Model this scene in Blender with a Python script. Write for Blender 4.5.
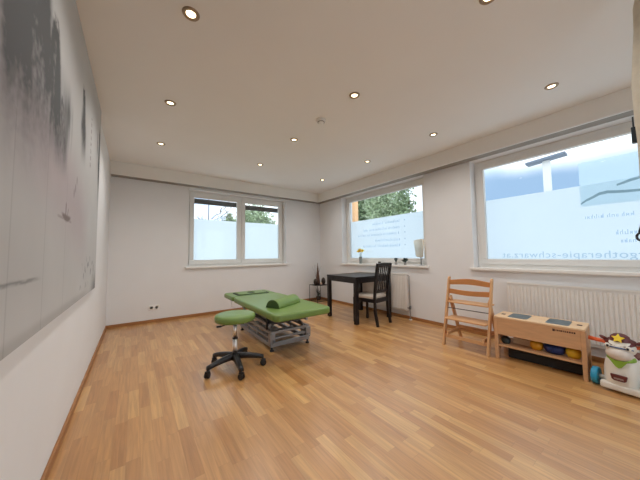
import bpy, bmesh, math, random
from mathutils import Vector, Matrix, noise, Euler
PI = math.pi
rnd = random.Random(7)
for o in list(bpy.data.objects): bpy.data.objects.remove(o)
S = bpy.context.scene
C = S.collection
def lin(r, g, b):
    f = lambda c: (c/255/12.92) if c/255 <= .04045 else ((c/255+.055)/1.055)**2.4
    return (f(r), f(g), f(b), 1)

# ------------------------------------------------------------------ camera
W, D, H = 4.274, 5.349, 2.70           # right wall, back wall, ceiling
YAW, PITCH, ROLL, CX, CZ, FPX = .6319, .0563, -.0121, .3547, 1.15, 252.55
cy, sy, cp, sp = math.cos(YAW), math.sin(YAW), math.cos(PITCH), math.sin(PITCH)
F = Vector((sy*cp, cy*cp, sp)); r_ = Vector((cy, -sy, 0)); u_ = r_.cross(F)
R2 = r_*math.cos(ROLL)+u_*math.sin(ROLL); U2 = -r_*math.sin(ROLL)+u_*math.cos(ROLL)
cam = bpy.data.cameras.new('camera'); camo = bpy.data.objects.new('camera', cam); C.objects.link(camo)
cam.sensor_width = 36; cam.sensor_fit = 'HORIZONTAL'; cam.lens = 36*FPX/640; cam.clip_start = .02; cam.clip_end = 2000
camo.matrix_world = Matrix(((R2.x, U2.x, -F.x, CX), (R2.y, U2.y, -F.y, 0), (R2.z, U2.z, -F.z, CZ), (0, 0, 0, 1)))
S.camera = camo
S.cycles.max_bounces = 14; S.cycles.diffuse_bounces = 9; S.cycles.transparent_max_bounces = 16
S.view_settings.view_transform = 'Standard'; S.view_settings.look = 'None'
S.view_settings.exposure = .40; S.view_settings.gamma = 1; S.view_settings.use_curve_mapping = False

# ------------------------------------------------------------------ world
SKY = 1.65
LAMP = 23.5
w = bpy.data.worlds.new('sky'); S.world = w; w.use_nodes = True; nt = w.node_tree; nt.nodes.clear()
N = nt.nodes.new; L = nt.links.new
out = N('ShaderNodeOutputWorld'); bg = N('ShaderNodeBackground'); tc = N('ShaderNodeTexCoord')
nz = N('ShaderNodeTexNoise'); nz.inputs['Scale'].default_value = 2.2; nz.inputs['Detail'].default_value = 5
rp = N('ShaderNodeValToRGB'); rp.color_ramp.elements[0].position = .38; rp.color_ramp.elements[0].color = (.55, .72, .95, 1)
rp.color_ramp.elements[1].position = .56; rp.color_ramp.elements[1].color = (.93, .97, 1, 1)
L(tc.outputs['Generated'], nz.inputs['Vector']); L(nz.outputs['Fac'], rp.inputs[0])
sx_ = N('ShaderNodeSeparateXYZ'); L(tc.outputs['Generated'], sx_.inputs[0])
def ramp(sock, a, b):
    m_ = N('ShaderNodeMapRange'); m_.interpolation_type = 'SMOOTHSTEP'; m_.inputs[1].default_value = a; m_.inputs[2].default_value = b; L(sock, m_.inputs[0]); return m_.outputs[0]
lo_ = N('ShaderNodeMath'); lo_.operation = 'MULTIPLY'; L(ramp(sx_.outputs['X'], .78, .93), lo_.inputs[0])
nz2 = N('ShaderNodeMath'); nz2.operation = 'MULTIPLY_ADD'; L(nz.outputs['Fac'], nz2.inputs[0]); nz2.inputs[1].default_value = .12; L(sx_.outputs['Z'], nz2.inputs[2])
L(ramp(nz2.outputs[0], .375, .285), lo_.inputs[1])
mxs = N('ShaderNodeMix'); mxs.data_type = 'RGBA'; L(lo_.outputs[0], mxs.inputs[0]); L(rp.outputs[0], mxs.inputs[6]); mxs.inputs[7].default_value = (.20, .30, .44, 1); L(mxs.outputs[2], bg.inputs[0])
bg.inputs[1].default_value = SKY; L(bg.outputs[0], out.inputs[0])

# ------------------------------------------------------------------ materials
MATS = {}
def mat(name, col, rough=.5, metal=0, var=.06, scale=20, bump=0, spec=.5, stretch=None, emit=None, coat=0):
    if name in MATS: return MATS[name]
    m = bpy.data.materials.new(name); m.use_nodes = True; n = m.node_tree; b = n.nodes['Principled BSDF']
    b.inputs['Roughness'].default_value = rough; b.inputs['Metallic'].default_value = metal
    b.inputs['Specular IOR Level'].default_value = spec; b.inputs['Coat Weight'].default_value = coat
    t = n.nodes.new('ShaderNodeTexCoord'); mp = n.nodes.new('ShaderNodeMapping'); z = n.nodes.new('ShaderNodeTexNoise')
    z.inputs['Scale'].default_value = scale; z.inputs['Detail'].default_value = 4
    if stretch: mp.inputs['Scale'].default_value = stretch
    rr = n.nodes.new('ShaderNodeValToRGB')
    rr.color_ramp.elements[0].position = .3; rr.color_ramp.elements[1].position = .7
    rr.color_ramp.elements[0].color = tuple(c*(1-var) for c in col[:3])+(1,)
    rr.color_ramp.elements[1].color = tuple(min(1, c*(1+var)) for c in col[:3])+(1,)
    l = n.links.new; l(t.outputs['Object'], mp.inputs[0]); l(mp.outputs[0], z.inputs['Vector']); l(z.outputs['Fac'], rr.inputs[0]); l(rr.outputs[0], b.inputs['Base Color'])
    if bump:
        bp = n.nodes.new('ShaderNodeBump'); bp.inputs['Strength'].default_value = bump; bp.inputs['Distance'].default_value = .01
        l(z.outputs['Fac'], bp.inputs['Height']); l(bp.outputs[0], b.inputs['Normal'])
    if emit:
        b.inputs['Emission Color'].default_value = emit[0]; b.inputs['Emission Strength'].default_value = emit[1]
    MATS[name] = m; return m
WALL = mat('wall_paint', (.79, .79, .79, 1), .9, var=.012, scale=3, bump=.02)
CEIL = mat('ceiling_paint', (.86, .85, .825, 1), .92, var=.01, scale=2)
SOFF = mat('soffit_paint', (.80, .775, .73, 1), .85, var=.01, scale=2)
WFR = mat('window_plastic', (.78, .775, .75, 1), .35, var=.01)
SILL = mat('sill_stone', (.84, .82, .78, 1), .35, var=.02)
RAD = mat('radiator_enamel', (.80, .765, .71, 1), .4, var=.01)
BASEB = mat('oak_trim', lin(158, 108, 62), .45, var=.15, scale=6, stretch=(1, 1, 12))
BLACKWOOD = mat('brown_black_wood', (.012, .009, .009, 1), .34, var=.25, scale=8, stretch=(1, 12, 1), spec=.35)
BEECH = mat('beech_wood', lin(208, 160, 112), .45, var=.08, scale=10, stretch=(8, 1, 1))
BEECHD = mat('steamed_beech', lin(196, 134, 80), .45, var=.08, scale=10, stretch=(8, 1, 1))
GREEN = mat('green_vinyl', lin(106, 134, 66), .36, var=.04, scale=14, bump=.05)
GREEND = mat('dark_green_vinyl', lin(58, 84, 40), .5, var=.05)
BLK = mat('black_plastic', (.012, .012, .014, 1), .38, var=.1)
CHROME = mat('chrome', (.78, .78, .79, 1), .34, 1, var=.02)
STEEL = mat('grey_painted_steel', (.30, .30, .31, 1), .35, .6, var=.05)
DSTEEL = mat('dark_steel', (.06, .06, .065, 1), .4, .5, var=.1)
WHITEP = mat('white_plastic', (.82, .81, .78, 1), .35, var=.01)
CUSH = mat('beige_fabric', lin(196, 184, 170), .9, var=.08, scale=150, bump=.1)

def parquet():
    m = bpy.data.materials.new('oak_parquet'); m.use_nodes = True; n = m.node_tree; b = n.nodes['Principled BSDF']; l = n.links.new
    def M(op, a, b_=None, c=None):
        k = n.nodes.new('ShaderNodeMath'); k.operation = op
        for i, v in enumerate((a, b_, c)):
            if v is None: continue
            if isinstance(v, (int, float)): k.inputs[i].default_value = v
            else: l(v, k.inputs[i])
        return k.outputs[0]
    g = n.nodes.new('ShaderNodeNewGeometry'); s = n.nodes.new('ShaderNodeSeparateXYZ'); l(g.outputs['Position'], s.inputs[0])
    u = M('DIVIDE', s.outputs['X'], .068); row = M('FLOOR', u)
    wn = n.nodes.new('ShaderNodeTexWhiteNoise'); wn.noise_dimensions = '1D'; l(row, wn.inputs['W'])
    v = M('ADD', M('DIVIDE', s.outputs['Y'], .46), M('MULTIPLY', wn.outputs['Value'], 7.3)); cell = M('FLOOR', v)
    cb = n.nodes.new('ShaderNodeCombineXYZ'); l(row, cb.inputs[0]); l(cell, cb.inputs[1])
    w2 = n.nodes.new('ShaderNodeTexWhiteNoise'); w2.noise_dimensions = '2D'; l(cb.outputs[0], w2.inputs['Vector'])
    rp = n.nodes.new('ShaderNodeValToRGB'); e = rp.color_ramp.elements
    e[0].position = 0; e[0].color = lin(174, 122, 68); e[1].position = 1; e[1].color = lin(206, 160, 100)
    for p, c in ((.25, lin(184, 134, 78)), (.55, lin(190, 140, 84)), (.8, lin(196, 148, 91))):
        q = e.new(p); q.color = c
    l(w2.outputs['Value'], rp.inputs[0])
    # grain
    mp = n.nodes.new('ShaderNodeMapping'); mp.inputs['Scale'].default_value = (60, 3.0, 1); l(g.outputs['Position'], mp.inputs[0])
    ad = n.nodes.new('ShaderNodeVectorMath'); ad.operation = 'ADD'; l(mp.outputs[0], ad.inputs[0])
    sc = n.nodes.new('ShaderNodeVectorMath'); sc.operation = 'SCALE'; l(w2.outputs['Color'], sc.inputs[0]); sc.inputs['Scale'].default_value = 37
    l(sc.outputs[0], ad.inputs[1])
    gz = n.nodes.new('ShaderNodeTexNoise'); gz.inputs['Scale'].default_value = 1; gz.inputs['Detail'].default_value = 5; gz.inputs['Distortion'].default_value = .6; l(ad.outputs[0], gz.inputs['Vector'])
    gr = n.nodes.new('ShaderNodeMapRange'); gr.inputs[1].default_value = .3; gr.inputs[2].default_value = .7; gr.inputs[3].default_value = .80; gr.inputs[4].default_value = 1.13; l(gz.outputs['Fac'], gr.inputs[0])
    # seams
    fu = M('FRACT', u); du = M('MINIMUM', fu, M('SUBTRACT', 1, fu)); fv = M('FRACT', v); dv = M('MINIMUM', fv, M('SUBTRACT', 1, fv))
    seam = M('MINIMUM', M('DIVIDE', du, .02), M('DIVIDE', dv, .004)); seam = M('MINIMUM', seam, 1); seam = M('MULTIPLY_ADD', seam, .22, .78)
    tot = M('MULTIPLY', gr.outputs[0], seam)
    mx = n.nodes.new('ShaderNodeVectorMath'); mx.operation = 'SCALE'; l(rp.outputs[0], mx.inputs[0]); l(tot, mx.inputs['Scale'])
    l(mx.outputs[0], b.inputs['Base Color'])
    b.inputs['Roughness'].default_value = .38; b.inputs['Specular IOR Level'].default_value = .8; b.inputs['Coat Weight'].default_value = .55; b.inputs['Coat Roughness'].default_value = .26
    bp = n.nodes.new('ShaderNodeBump'); bp.inputs['Strength'].default_value = .08; bp.inputs['Distance'].default_value = .002; l(gz.outputs['Fac'], bp.inputs['Height']); l(bp.outputs[0], b.inputs['Normal'])
    return m
FLOOR = parquet()
def glass_mat():
    m = bpy.data.materials.new('window_glass'); m.use_nodes = True; n = m.node_tree; n.nodes.clear(); l = n.links.new
    o = n.nodes.new('ShaderNodeOutputMaterial'); t = n.nodes.new('ShaderNodeBsdfTransparent'); g = n.nodes.new('ShaderNodeBsdfGlossy'); g.inputs['Roughness'].default_value = .02
    mx = n.nodes.new('ShaderNodeMixShader'); lw = n.nodes.new('ShaderNodeLayerWeight'); pw = n.nodes.new('ShaderNodeMath'); pw.operation = 'POWER'; pw.inputs[1].default_value = 5; l(lw.outputs['Facing'], pw.inputs[0]); fr = n.nodes.new('ShaderNodeMath'); fr.operation = 'MULTIPLY_ADD'; fr.inputs[1].default_value = .5; fr.inputs[2].default_value = .02; l(pw.outputs[0], fr.inputs[0])
    t.inputs[0].default_value = (.95, .97, .97, 1)
    l(fr.outputs[0], mx.inputs[0]); l(t.outputs[0], mx.inputs[1]); l(g.outputs[0], mx.inputs[2]); l(mx.outputs[0], o.inputs[0]); return m
GLASS = glass_mat()
def film_mat(name, col, clear, tcol=(.95, .97, 1, 1)):
    m = bpy.data.materials.new(name); m.use_nodes = True; n = m.node_tree; n.nodes.clear(); l = n.links.new
    o = n.nodes.new('ShaderNodeOutputMaterial'); t = n.nodes.new('ShaderNodeBsdfTransparent'); t.inputs[0].default_value = tcol
    g = n.nodes.new('ShaderNodeBsdfTranslucent'); z = n.nodes.new('ShaderNodeTexNoise'); z.inputs['Scale'].default_value = 1.5
    rr = n.nodes.new('ShaderNodeValToRGB'); rr.color_ramp.elements[0].color = tuple(c*.97 for c in col[:3])+(1,); rr.color_ramp.elements[1].color = col
    tcn = n.nodes.new('ShaderNodeTexCoord'); l(tcn.outputs['Object'], z.inputs['Vector']); l(z.outputs['Fac'], rr.inputs[0]); l(rr.outputs[0], g.inputs[0])
    mx = n.nodes.new('ShaderNodeMixShader'); mx.inputs[0].default_value = clear
    l(g.outputs[0], mx.inputs[1]); l(t.outputs[0], mx.inputs[2]); l(mx.outputs[0], o.inputs[0]); return m
FILM = film_mat('frosted_film', (.84, .87, .88, 1), .08)
PRINT = film_mat('printed_film', (.82, .89, .92, 1), .5, (.86, .92, .94, 1))
INK = film_mat('pale_blue_print', (.64, .76, .84, 1), .28)
INKF = film_mat('faint_blue_print', (.72, .82, .93, 1), .5)
BRANCH = film_mat('branch_print', (.36, .42, .42, 1), .12)

# ------------------------------------------------------------------ mesh helpers
def finish(name, bm, m, parent=None, smooth=False, bevel=0, seg=2, subsurf=0):
    bmesh.ops.recalc_face_normals(bm, faces=bm.faces)
    me = bpy.data.meshes.new(name); bm.to_mesh(me); bm.free()
    if smooth:
        for p in me.polygons: p.use_smooth = True
    for x in (m if isinstance(m, (list, tuple)) else [m]): me.materials.append(x)
    o = bpy.data.objects.new(name, me); C.objects.link(o)
    if parent: o.parent = parent
    if bevel:
        b = o.modifiers.new('bevel', 'BEVEL'); b.width = bevel; b.segments = seg; b.limit_method = 'ANGLE'; b.angle_limit = .7
    if subsurf:
        s_ = o.modifiers.new('subsurf', 'SUBSURF'); s_.levels = subsurf; s_.render_levels = subsurf
    return o
def B(): return bmesh.new()
def box(bm, x0, x1, y0, y1, z0, z1, M=None):
    co = [(x0,y0,z0),(x1,y0,z0),(x1,y1,z0),(x0,y1,z0),(x0,y0,z1),(x1,y0,z1),(x1,y1,z1),(x0,y1,z1)]
    v = [bm.verts.new(M @ Vector(c) if M else c) for c in co]
    for f in ((3,2,1,0),(4,5,6,7),(0,1,5,4),(1,2,6,5),(2,3,7,6),(3,0,4,7)): bm.faces.new([v[i] for i in f])
    return bm
def beam(bm, p0, p1, wx, wy, up=(0, 0, 1)):
    """square-section bar between two points; wx across, wy along 'up'-ish side"""
    p0, p1 = Vector(p0), Vector(p1); d = (p1-p0).normalized(); up = Vector(up)
    if abs(d.dot(up)) > .99: up = Vector((0, 1, 0))
    a = d.cross(up).normalized(); b = a.cross(d).normalized()
    r = []
    for p in (p0, p1): r.append([bm.verts.new(p+a*sx*wx/2+b*sy_*wy/2) for sx, sy_ in ((-1,-1),(1,-1),(1,1),(-1,1))])
    bm.faces.new(r[0][::-1]); bm.faces.new(r[1])
    for i in range(4): bm.faces.new((r[0][i], r[0][(i+1) % 4], r[1][(i+1) % 4], r[1][i]))
    return bm
def tube(bm, pts, rad, seg=10, caps=True):
    pts = [Vector(p) for p in pts]; rs = rad if isinstance(rad, (list, tuple)) else [rad]*len(pts)
    rings = []; prev = None
    for i, p in enumerate(pts):
        d = (pts[min(i+1, len(pts)-1)]-pts[max(i-1, 0)]).normalized()
        if prev is None:
            up = Vector((0, 0, 1)) if abs(d.z) < .9 else Vector((1, 0, 0)); a = d.cross(up).normalized()
        else: a = (prev-d*prev.dot(d)).normalized()
        prev = a; b = d.cross(a)
        rings.append([bm.verts.new(p+(a*math.cos(2*PI*k/seg)+b*math.sin(2*PI*k/seg))*rs[i]) for k in range(seg)])
    for i in range(len(rings)-1):
        for k in range(seg): bm.faces.new((rings[i][k], rings[i][(k+1) % seg], rings[i+1][(k+1) % seg], rings[i+1][k]))
    if caps: bm.faces.new(rings[0][::-1]); bm.faces.new(rings[-1])
    return bm
def lathe(bm, prof, seg=32, c=(0, 0, 0), sx=1, sy_=1, M=None):
    c = Vector(c); rings = []
    for r, z in prof:
        if r < 1e-5: rings.append([bm.verts.new((M @ (c+Vector((0, 0, z)))) if M else c+Vector((0, 0, z)))])
        else:
            q = [c+Vector((r*sx*math.cos(2*PI*k/seg), r*sy_*math.sin(2*PI*k/seg), z)) for k in range(seg)]
            rings.append([bm.verts.new(M @ p if M else p) for p in q])
    for a, b in zip(rings, rings[1:]):
        for k in range(seg):
            k2 = (k+1) % seg
            if len(a) == 1 and len(b) == 1: continue
            if len(a) == 1: bm.faces.new((a[0], b[k2], b[k]))
            elif len(b) == 1: bm.faces.new((a[k], a[k2], b[0]))
            else: bm.faces.new((a[k], a[k2], b[k2], b[k]))
    if len(rings[0]) > 1: bm.faces.new(rings[0][::-1])
    if len(rings[-1]) > 1: bm.faces.new(rings[-1])
    return bm
def ball(bm, c, rx, ry, rz, seg=20, n=12, M=None):
    return lathe(bm, [(math.sin(PI*i/n), -math.cos(PI*i/n)*1.0) for i in range(n+1)], seg, M=(M or Matrix()) @ Matrix.Translation(c) @ Matrix.Diagonal((rx, ry, rz, 1)))
def prism(bm, pts, axis, a, b, M=None):
    """polygon pts (2D) extruded along axis from a to b. axis x: pts=(y,z); y: (x,z); z: (x,y)"""
    def P(p, t): 
        q = {'x': (t, p[0], p[1]), 'y': (p[0], t, p[1]), 'z': (p[0], p[1], t)}[axis]
        return M @ Vector(q) if M else q
    A = [bm.verts.new(P(p, a)) for p in pts]; Bv = [bm.verts.new(P(p, b)) for p in pts]
    bm.faces.new(A[::-1]); bm.faces.new(Bv); n = len(pts)
    for i in range(n): bm.faces.new((A[i], A[(i+1) % n], Bv[(i+1) % n], Bv[i]))
    return bm
def rrect(x0, x1, y0, y1, r, n=6):
    o = []
    for cx_, cy_, a0 in ((x1-r, y0+r, -PI/2), (x1-r, y1-r, 0), (x0+r, y1-r, PI/2), (x0+r, y0+r, PI)):
        for k in range(n+1): a = a0+PI/2*k/n; o.append((cx_+r*math.cos(a), cy_+r*math.sin(a)))
    return o
def tag(o, label, cat, group=None, kind=None):
    o['label'] = label; o['category'] = cat
    if group: o['group'] = group
    if kind: o['kind'] = kind
    return o
def thing(name, label, cat, loc=(0, 0, 0), rz=0, group=None):
    o = bpy.data.objects.new(name, None); C.objects.link(o); o.location = loc; o.rotation_euler = (0, 0, rz); o.empty_display_size = .1
    return tag(o, label, cat, group)
def struct(name, bm, m, parent=None, **k):
    o = finish(name, bm, m, parent, **k)
    if not parent: o['kind'] = 'structure'
    return o
def sroot(name, loc=(0, 0, 0)):
    o = bpy.data.objects.new(name, None); C.objects.link(o); o.location = loc; o['kind'] = 'structure'; return o
def copy_tree(o, parent=None):
    c = o.copy(); C.objects.link(c)
    if parent: c.parent = parent
    for ch in list(o.children): copy_tree(ch, c)
    return c

# ------------------------------------------------------------------ room shell
Y0 = -1.5; TH = .34
struct('floor', box(B(), -.0, W, Y0, D, -.1, 0), FLOOR)
struct('ceiling', box(B(), -TH, W+TH, Y0-TH, D+TH, H, H+.15), CEIL)
struct('wall_left', box(B(), -TH, 0, Y0-TH, D+TH, -.1, H), WALL)
bm = B(); RX0, RX1, RZ0, RZ1 = 1.3, 3.9, .1, 2.4       # unseen window added behind the camera to bring in daylight
box(bm, 0, RX0, Y0-TH, Y0, -.1, H); box(bm, RX1, W, Y0-TH, Y0, -.1, H); box(bm, RX0, RX1, Y0-TH, Y0, -.1, RZ0); box(bm, RX0, RX1, Y0-TH, Y0, RZ1, H)
struct('wall_rear', bm, WALL)
OZ0, OZ1 = .935, 2.475                  # right wall openings
W1, W2 = (-.48, 1.63), (2.36, 4.472)
def wall_with_holes(name, a0, a1, holes, mk):
    bm = B(); e = a0
    for (h0, h1, z0, z1) in holes:
        mk(bm, e, h0, -.1, H); mk(bm, h0, h1, -.1, z0); mk(bm, h0, h1, z1, H); e = h1
    mk(bm, e, a1, -.1, H)
    bmesh.ops.remove_doubles(bm, verts=bm.verts, dist=1e-5)
    return struct(name, bm, WALL)
wall_with_holes('wall_right', Y0-TH, D+TH, [(*W1, OZ0, OZ1), (*W2, OZ0, OZ1)], lambda bm, a, b, z0, z1: box(bm, W, W+TH, a, b, z0, z1))
BX0, BX1, BZ0, BZ1 = 1.165, 3.262, .94, 2.44
wall_with_holes('wall_back', 0, W, [(BX0, BX1, BZ0, BZ1)], lambda bm, a, b, z0, z1: box(bm, a, b, D, D+TH, z0, z1))
# dropped soffit (curtain box) along back and right walls
P_, S_ = .168, .2193
bm = B(); box(bm, 0, W, D-P_, D, H-S_, H); struct('trim_1', bm, SOFF, bevel=.004)
bm = B(); box(bm, W-P_, W, Y0, D-P_, H-S_, H); struct('trim_2', bm, SOFF, bevel=.004)
bm = B(); box(bm, W-P_-.006, W-P_+.012, Y0, D-P_-.01, H-S_-.006, H-S_+.004); struct('trim_3', bm, WHITEP)
SOFFSH = mat('soffit_shade_strip', (.30, .27, .235, 1), .7, var=.03)  # dark strips stand in for the shadow line under the soffit
struct('soffit_shade_back', box(B(), .01, W-P_-.02, D-P_+.02, D-.004, H-S_-.004, H-S_+.002), SOFFSH)
struct('soffit_shade_right', box(B(), W-P_+.02, W-.004, Y0+.01, D-.01, H-S_-.004, H-S_+.002), SOFFSH)
# baseboards
def bb(name, f): struct(name, f, BASEB, bevel=.003)
bb('baseboard_left', box(B(), 0, .016, Y0, D, 0, .05)); bb('baseboard_back', box(B(), .016, W-.016, D-.016, D, 0, .05)); bb('baseboard_right', box(B(), W-.016, W, Y0, D, 0, .05))

# ------------------------------------------------------------------ windows
def frame_x(name, parent, x0, x1, ya, yb, za, zb, wd, m=WFR):
    bm = B(); box(bm, x0, x1, ya, yb, za, za+wd); box(bm, x0, x1, ya, yb, zb-wd, zb); box(bm, x0, x1, ya, ya+wd, za+wd, zb-wd); box(bm, x0, x1, yb-wd, yb, za+wd, zb-wd)
    return finish(name, bm, m, parent, bevel=.006)
def right_window(name, ya, yb):
    r = sroot(name)
    frame_x('window_frame', r, W+.15, W+.225, ya, yb, OZ0, OZ1, .06)
    frame_x('sash_frame', r, W+.135, W+.20, ya+.045, yb-.045, OZ0+.045, OZ1-.045, .075)
    g = finish('pane', box(B(), W+.172, W+.178, ya+.115, yb-.115, OZ0+.115, OZ1-.115), GLASS, r)
    bm = B(); box(bm, W+.172-.004, W+.1725, ya+.116, yb-.116, OZ1-.121, OZ1-.116); box(bm, W+.168, W+.1725, ya+.116, ya+.120, OZ0+.116, OZ1-.116); box(bm, W+.168, W+.1725, yb-.120, yb-.116, OZ0+.116, OZ1-.116)
    finish('gasket', bm, BLK, r)
    finish('film', box(B(), W+.180, W+.1815, ya+.116, yb-.116, OZ0+.116, 1.895), FILM, r)
    finish('window_sill', box(B(), W-.045, W+.15, ya-.04, yb+.04, OZ0-.035, OZ0+.002), SILL, r, bevel=.006)
    return r
win1 = right_window('window_1', *W1)
win2 = right_window('window_2', *W2)
# exterior sill boards
for r_w, (a, b) in ((win1, W1), (win2, W2)):
    finish('outer_sill', box(B(), W+.225, W+TH+.03, a, b, OZ0-.03, OZ0+.01), WHITEP, r_w)
# lettering printed on the outside of the near window, read from the street
def letters(txt, parent, y0, y1, z, hgt=None, m=INK, name='lettering'):
    cu = bpy.data.curves.new(name, 'FONT'); cu.body = txt; cu.size = .1; cu.extrude = .0003; cu.space_character = 1.08
    tmp = bpy.data.objects.new(name, cu); C.objects.link(tmp); bpy.context.view_layer.update()
    me = bpy.data.meshes.new_from_object(tmp.evaluated_get(bpy.context.evaluated_depsgraph_get())); bpy.data.objects.remove(tmp)
    xs = [v.co.x for v in me.vertices]; x0, x1 = min(xs), max(xs); s = (y1-y0)/(x1-x0)
    ys = hgt or s
    for v in me.vertices: v.co = Vector((W+.1795+v.co.z, y0+(v.co.x-x0)*s, z+v.co.y*ys))
    me.materials.clear(); me.materials.append(m)
    o = bpy.data.objects.new(name, me); C.objects.link(o); o.parent = parent; return o
letters('ergotherapie-schwarz.at', win1, .06, 1.335, 1.075, 1.12)
def glyph_line(parent, y0, y1, z, h, m, name):
    bm = B(); y = y0; rr = random.Random(int(z*1000))
    while y < y1-.01:
        wgl = rr.choice((.010, .022, .026, .030))*h/.06; hh = h*rr.choice((.62, .62, .66, 1))
        st = h*.14
        if rr.random() < .12: y += h*.35; continue
        e = min(y+wgl, y1)
        box(bm, W+.179, W+.1796, y, y+st, z, z+hh)
        if e-y > 2.2*st:
            box(bm, W+.179, W+.1796, e-st, e, z, z+h*.62); box(bm, W+.179, W+.1796, y+st, e-st, z+h*.62*rr.choice((0, .8)), z+h*.62*rr.choice((0, .8))+st)
        y = e+h*.2
    return finish(name, bm, m, parent)
glyph_line(win1, .17, .53, 1.51, .045, INKF, 'small_print')
glyph_line(win1, .16, .30, 1.32, .05, INKF, 'small_print'); glyph_line(win1, .17, .27, 1.235, .045, INKF, 'small_print')
for z, yb in ((1.755, 3.69), (1.635, 3.97), (1.525, 4.12), (1.40, 3.62), (1.285, 3.97)):
    glyph_line(win2, 3.0, yb, z, .06, INKF, 'small_print')
    bm = B(); box(bm, W+.179, W+.1796, 2.875, 2.90, z+.015, z+.04); finish('bullet_mark', bm, INKF, win2)
# printed picture with a branch
finish('printed_picture', box(B(), W+.1825, W+.1835, -.36, .545, 1.655, 2.155), PRINT, win1)
def ribbon(parent, pts, wd, name):
    bm = B()
    for (a, b), (c, d) in zip(pts, pts[1:]):
        beam(bm, (W+.1793, a, b), (W+.1793, c, d), .0006, wd) if False else None
    V0 = []
    for i, (y, z) in enumerate(pts):
        ww = wd*(.4+.6*math.sin(PI*min(1, .15+i/len(pts))))
        V0.append((bm.verts.new((W+.1793, y, z-ww/2)), bm.verts.new((W+.1793, y, z+ww/2))))
    for a, b in zip(V0, V0[1:]): bm.faces.new((a[0], b[0], b[1], a[1]))
    return finish(name, bm, BRANCH, parent)
ribbon(win1, [(.545, 1.685), (.50, 1.72), (.45, 1.745), (.40, 1.775), (.34, 1.785), (.28, 1.775), (.2, 1.765), (.12, 1.76), (0, 1.77), (-.15, 1.80), (-.3, 1.79)], .032, 'printed_branch')
ribbon(win1, [(.27, 1.845), (.22, 1.86), (.18, 1.875), (.13, 1.885), (.08, 1.91), (0, 1.95), (-.1, 1.96)], .03, 'printed_branch')

r = sroot('added_rear_window')  # added opening in the rear wall, clear glass for extra daylight
bm = B(); box(bm, RX0, RX1, Y0-.22, Y0-.15, RZ0, RZ0+.08); box(bm, RX0, RX1, Y0-.22, Y0-.15, RZ1-.08, RZ1); box(bm, RX0, RX0+.08, Y0-.22, Y0-.15, RZ0+.08, RZ1-.08); box(bm, RX1-.08, RX1, Y0-.22, Y0-.15, RZ0+.08, RZ1-.08); box(bm, 2.55, 2.65, Y0-.22, Y0-.15, RZ0+.08, RZ1-.08)
finish('window_frame', bm, WFR, r, bevel=.006)
finish('pane', box(B(), RX0+.07, RX1-.07, Y0-.19, Y0-.184, RZ0+.07, RZ1-.07), GLASS, r)
# back window
r = sroot('window_3')
Yf = D+.16
bm = B(); wd = .06
box(bm, BX0, BX1, Yf, Yf+.075, BZ0, BZ0+wd); box(bm, BX0, BX1, Yf, Yf+.075, BZ1-wd, BZ1); box(bm, BX0, BX0+wd, Yf, Yf+.075, BZ0+wd, BZ1-wd); box(bm, BX1-wd, BX1, Yf, Yf+.075, BZ0+wd, BZ1-wd); box(bm, 2.20, 2.255, Yf, Yf+.075, BZ0+wd, BZ1-wd)
finish('window_frame', bm, WFR, r, bevel=.006)
for xa, xb in ((BX0+.035, 2.222), (2.232, BX1-.035)):
    bm = B(); za, zb, wd = BZ0+.04, BZ1-.04, .085; ya, yb = Yf-.02, Yf+.05
    box(bm, xa, xb, ya, yb, za, za+wd); box(bm, xa, xb, ya, yb, zb-wd, zb); box(bm, xa, xa+wd, ya, yb, za+wd, zb-wd); box(bm, xb-wd, xb, ya, yb, za+wd, zb-wd)
    s_ = finish('sash', bm, WFR, r, bevel=.006)
    finish('pane', box(B(), xa+wd-.005, xb-wd+.005, Yf+.02, Yf+.026, za+wd-.005, zb-wd+.005), GLASS, s_)
    finish('film', box(B(), xa+wd, xb-wd, Yf+.028, Yf+.0295, za+wd, 1.885), FILM, s_)
    hx = xb-wd/2 if xa < 2 else xa+wd/2
    bm = B(); box(bm, hx-.013, hx+.013, ya-.008, ya, 1.60, 1.68); box(bm, hx-.008, hx+.008, ya-.035, ya-.008, 1.645, 1.665); box(bm, hx-.009, hx+.009, ya-.045, ya-.030, 1.55, 1.665)
    finish('handle', bm, WHITEP, s_, bevel=.003)
    bm = B()
    for k in range(3): box(bm, xa+.02, xb-.02, Yf+.10+.004*k, Yf+.125+.004*k, 2.215+k*.036-(.0 if xa < 2 else .03), 2.250+k*.036-(.0 if xa < 2 else .03))
    finish('outside_blind', bm, mat('blind_grey', (.12, .115, .11, 1), .6), s_)
finish('window_sill', box(B(), BX0-.05, BX1+.05, D-.05, Yf, BZ0-.03, BZ0+.002), SILL, r, bevel=.006)

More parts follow.
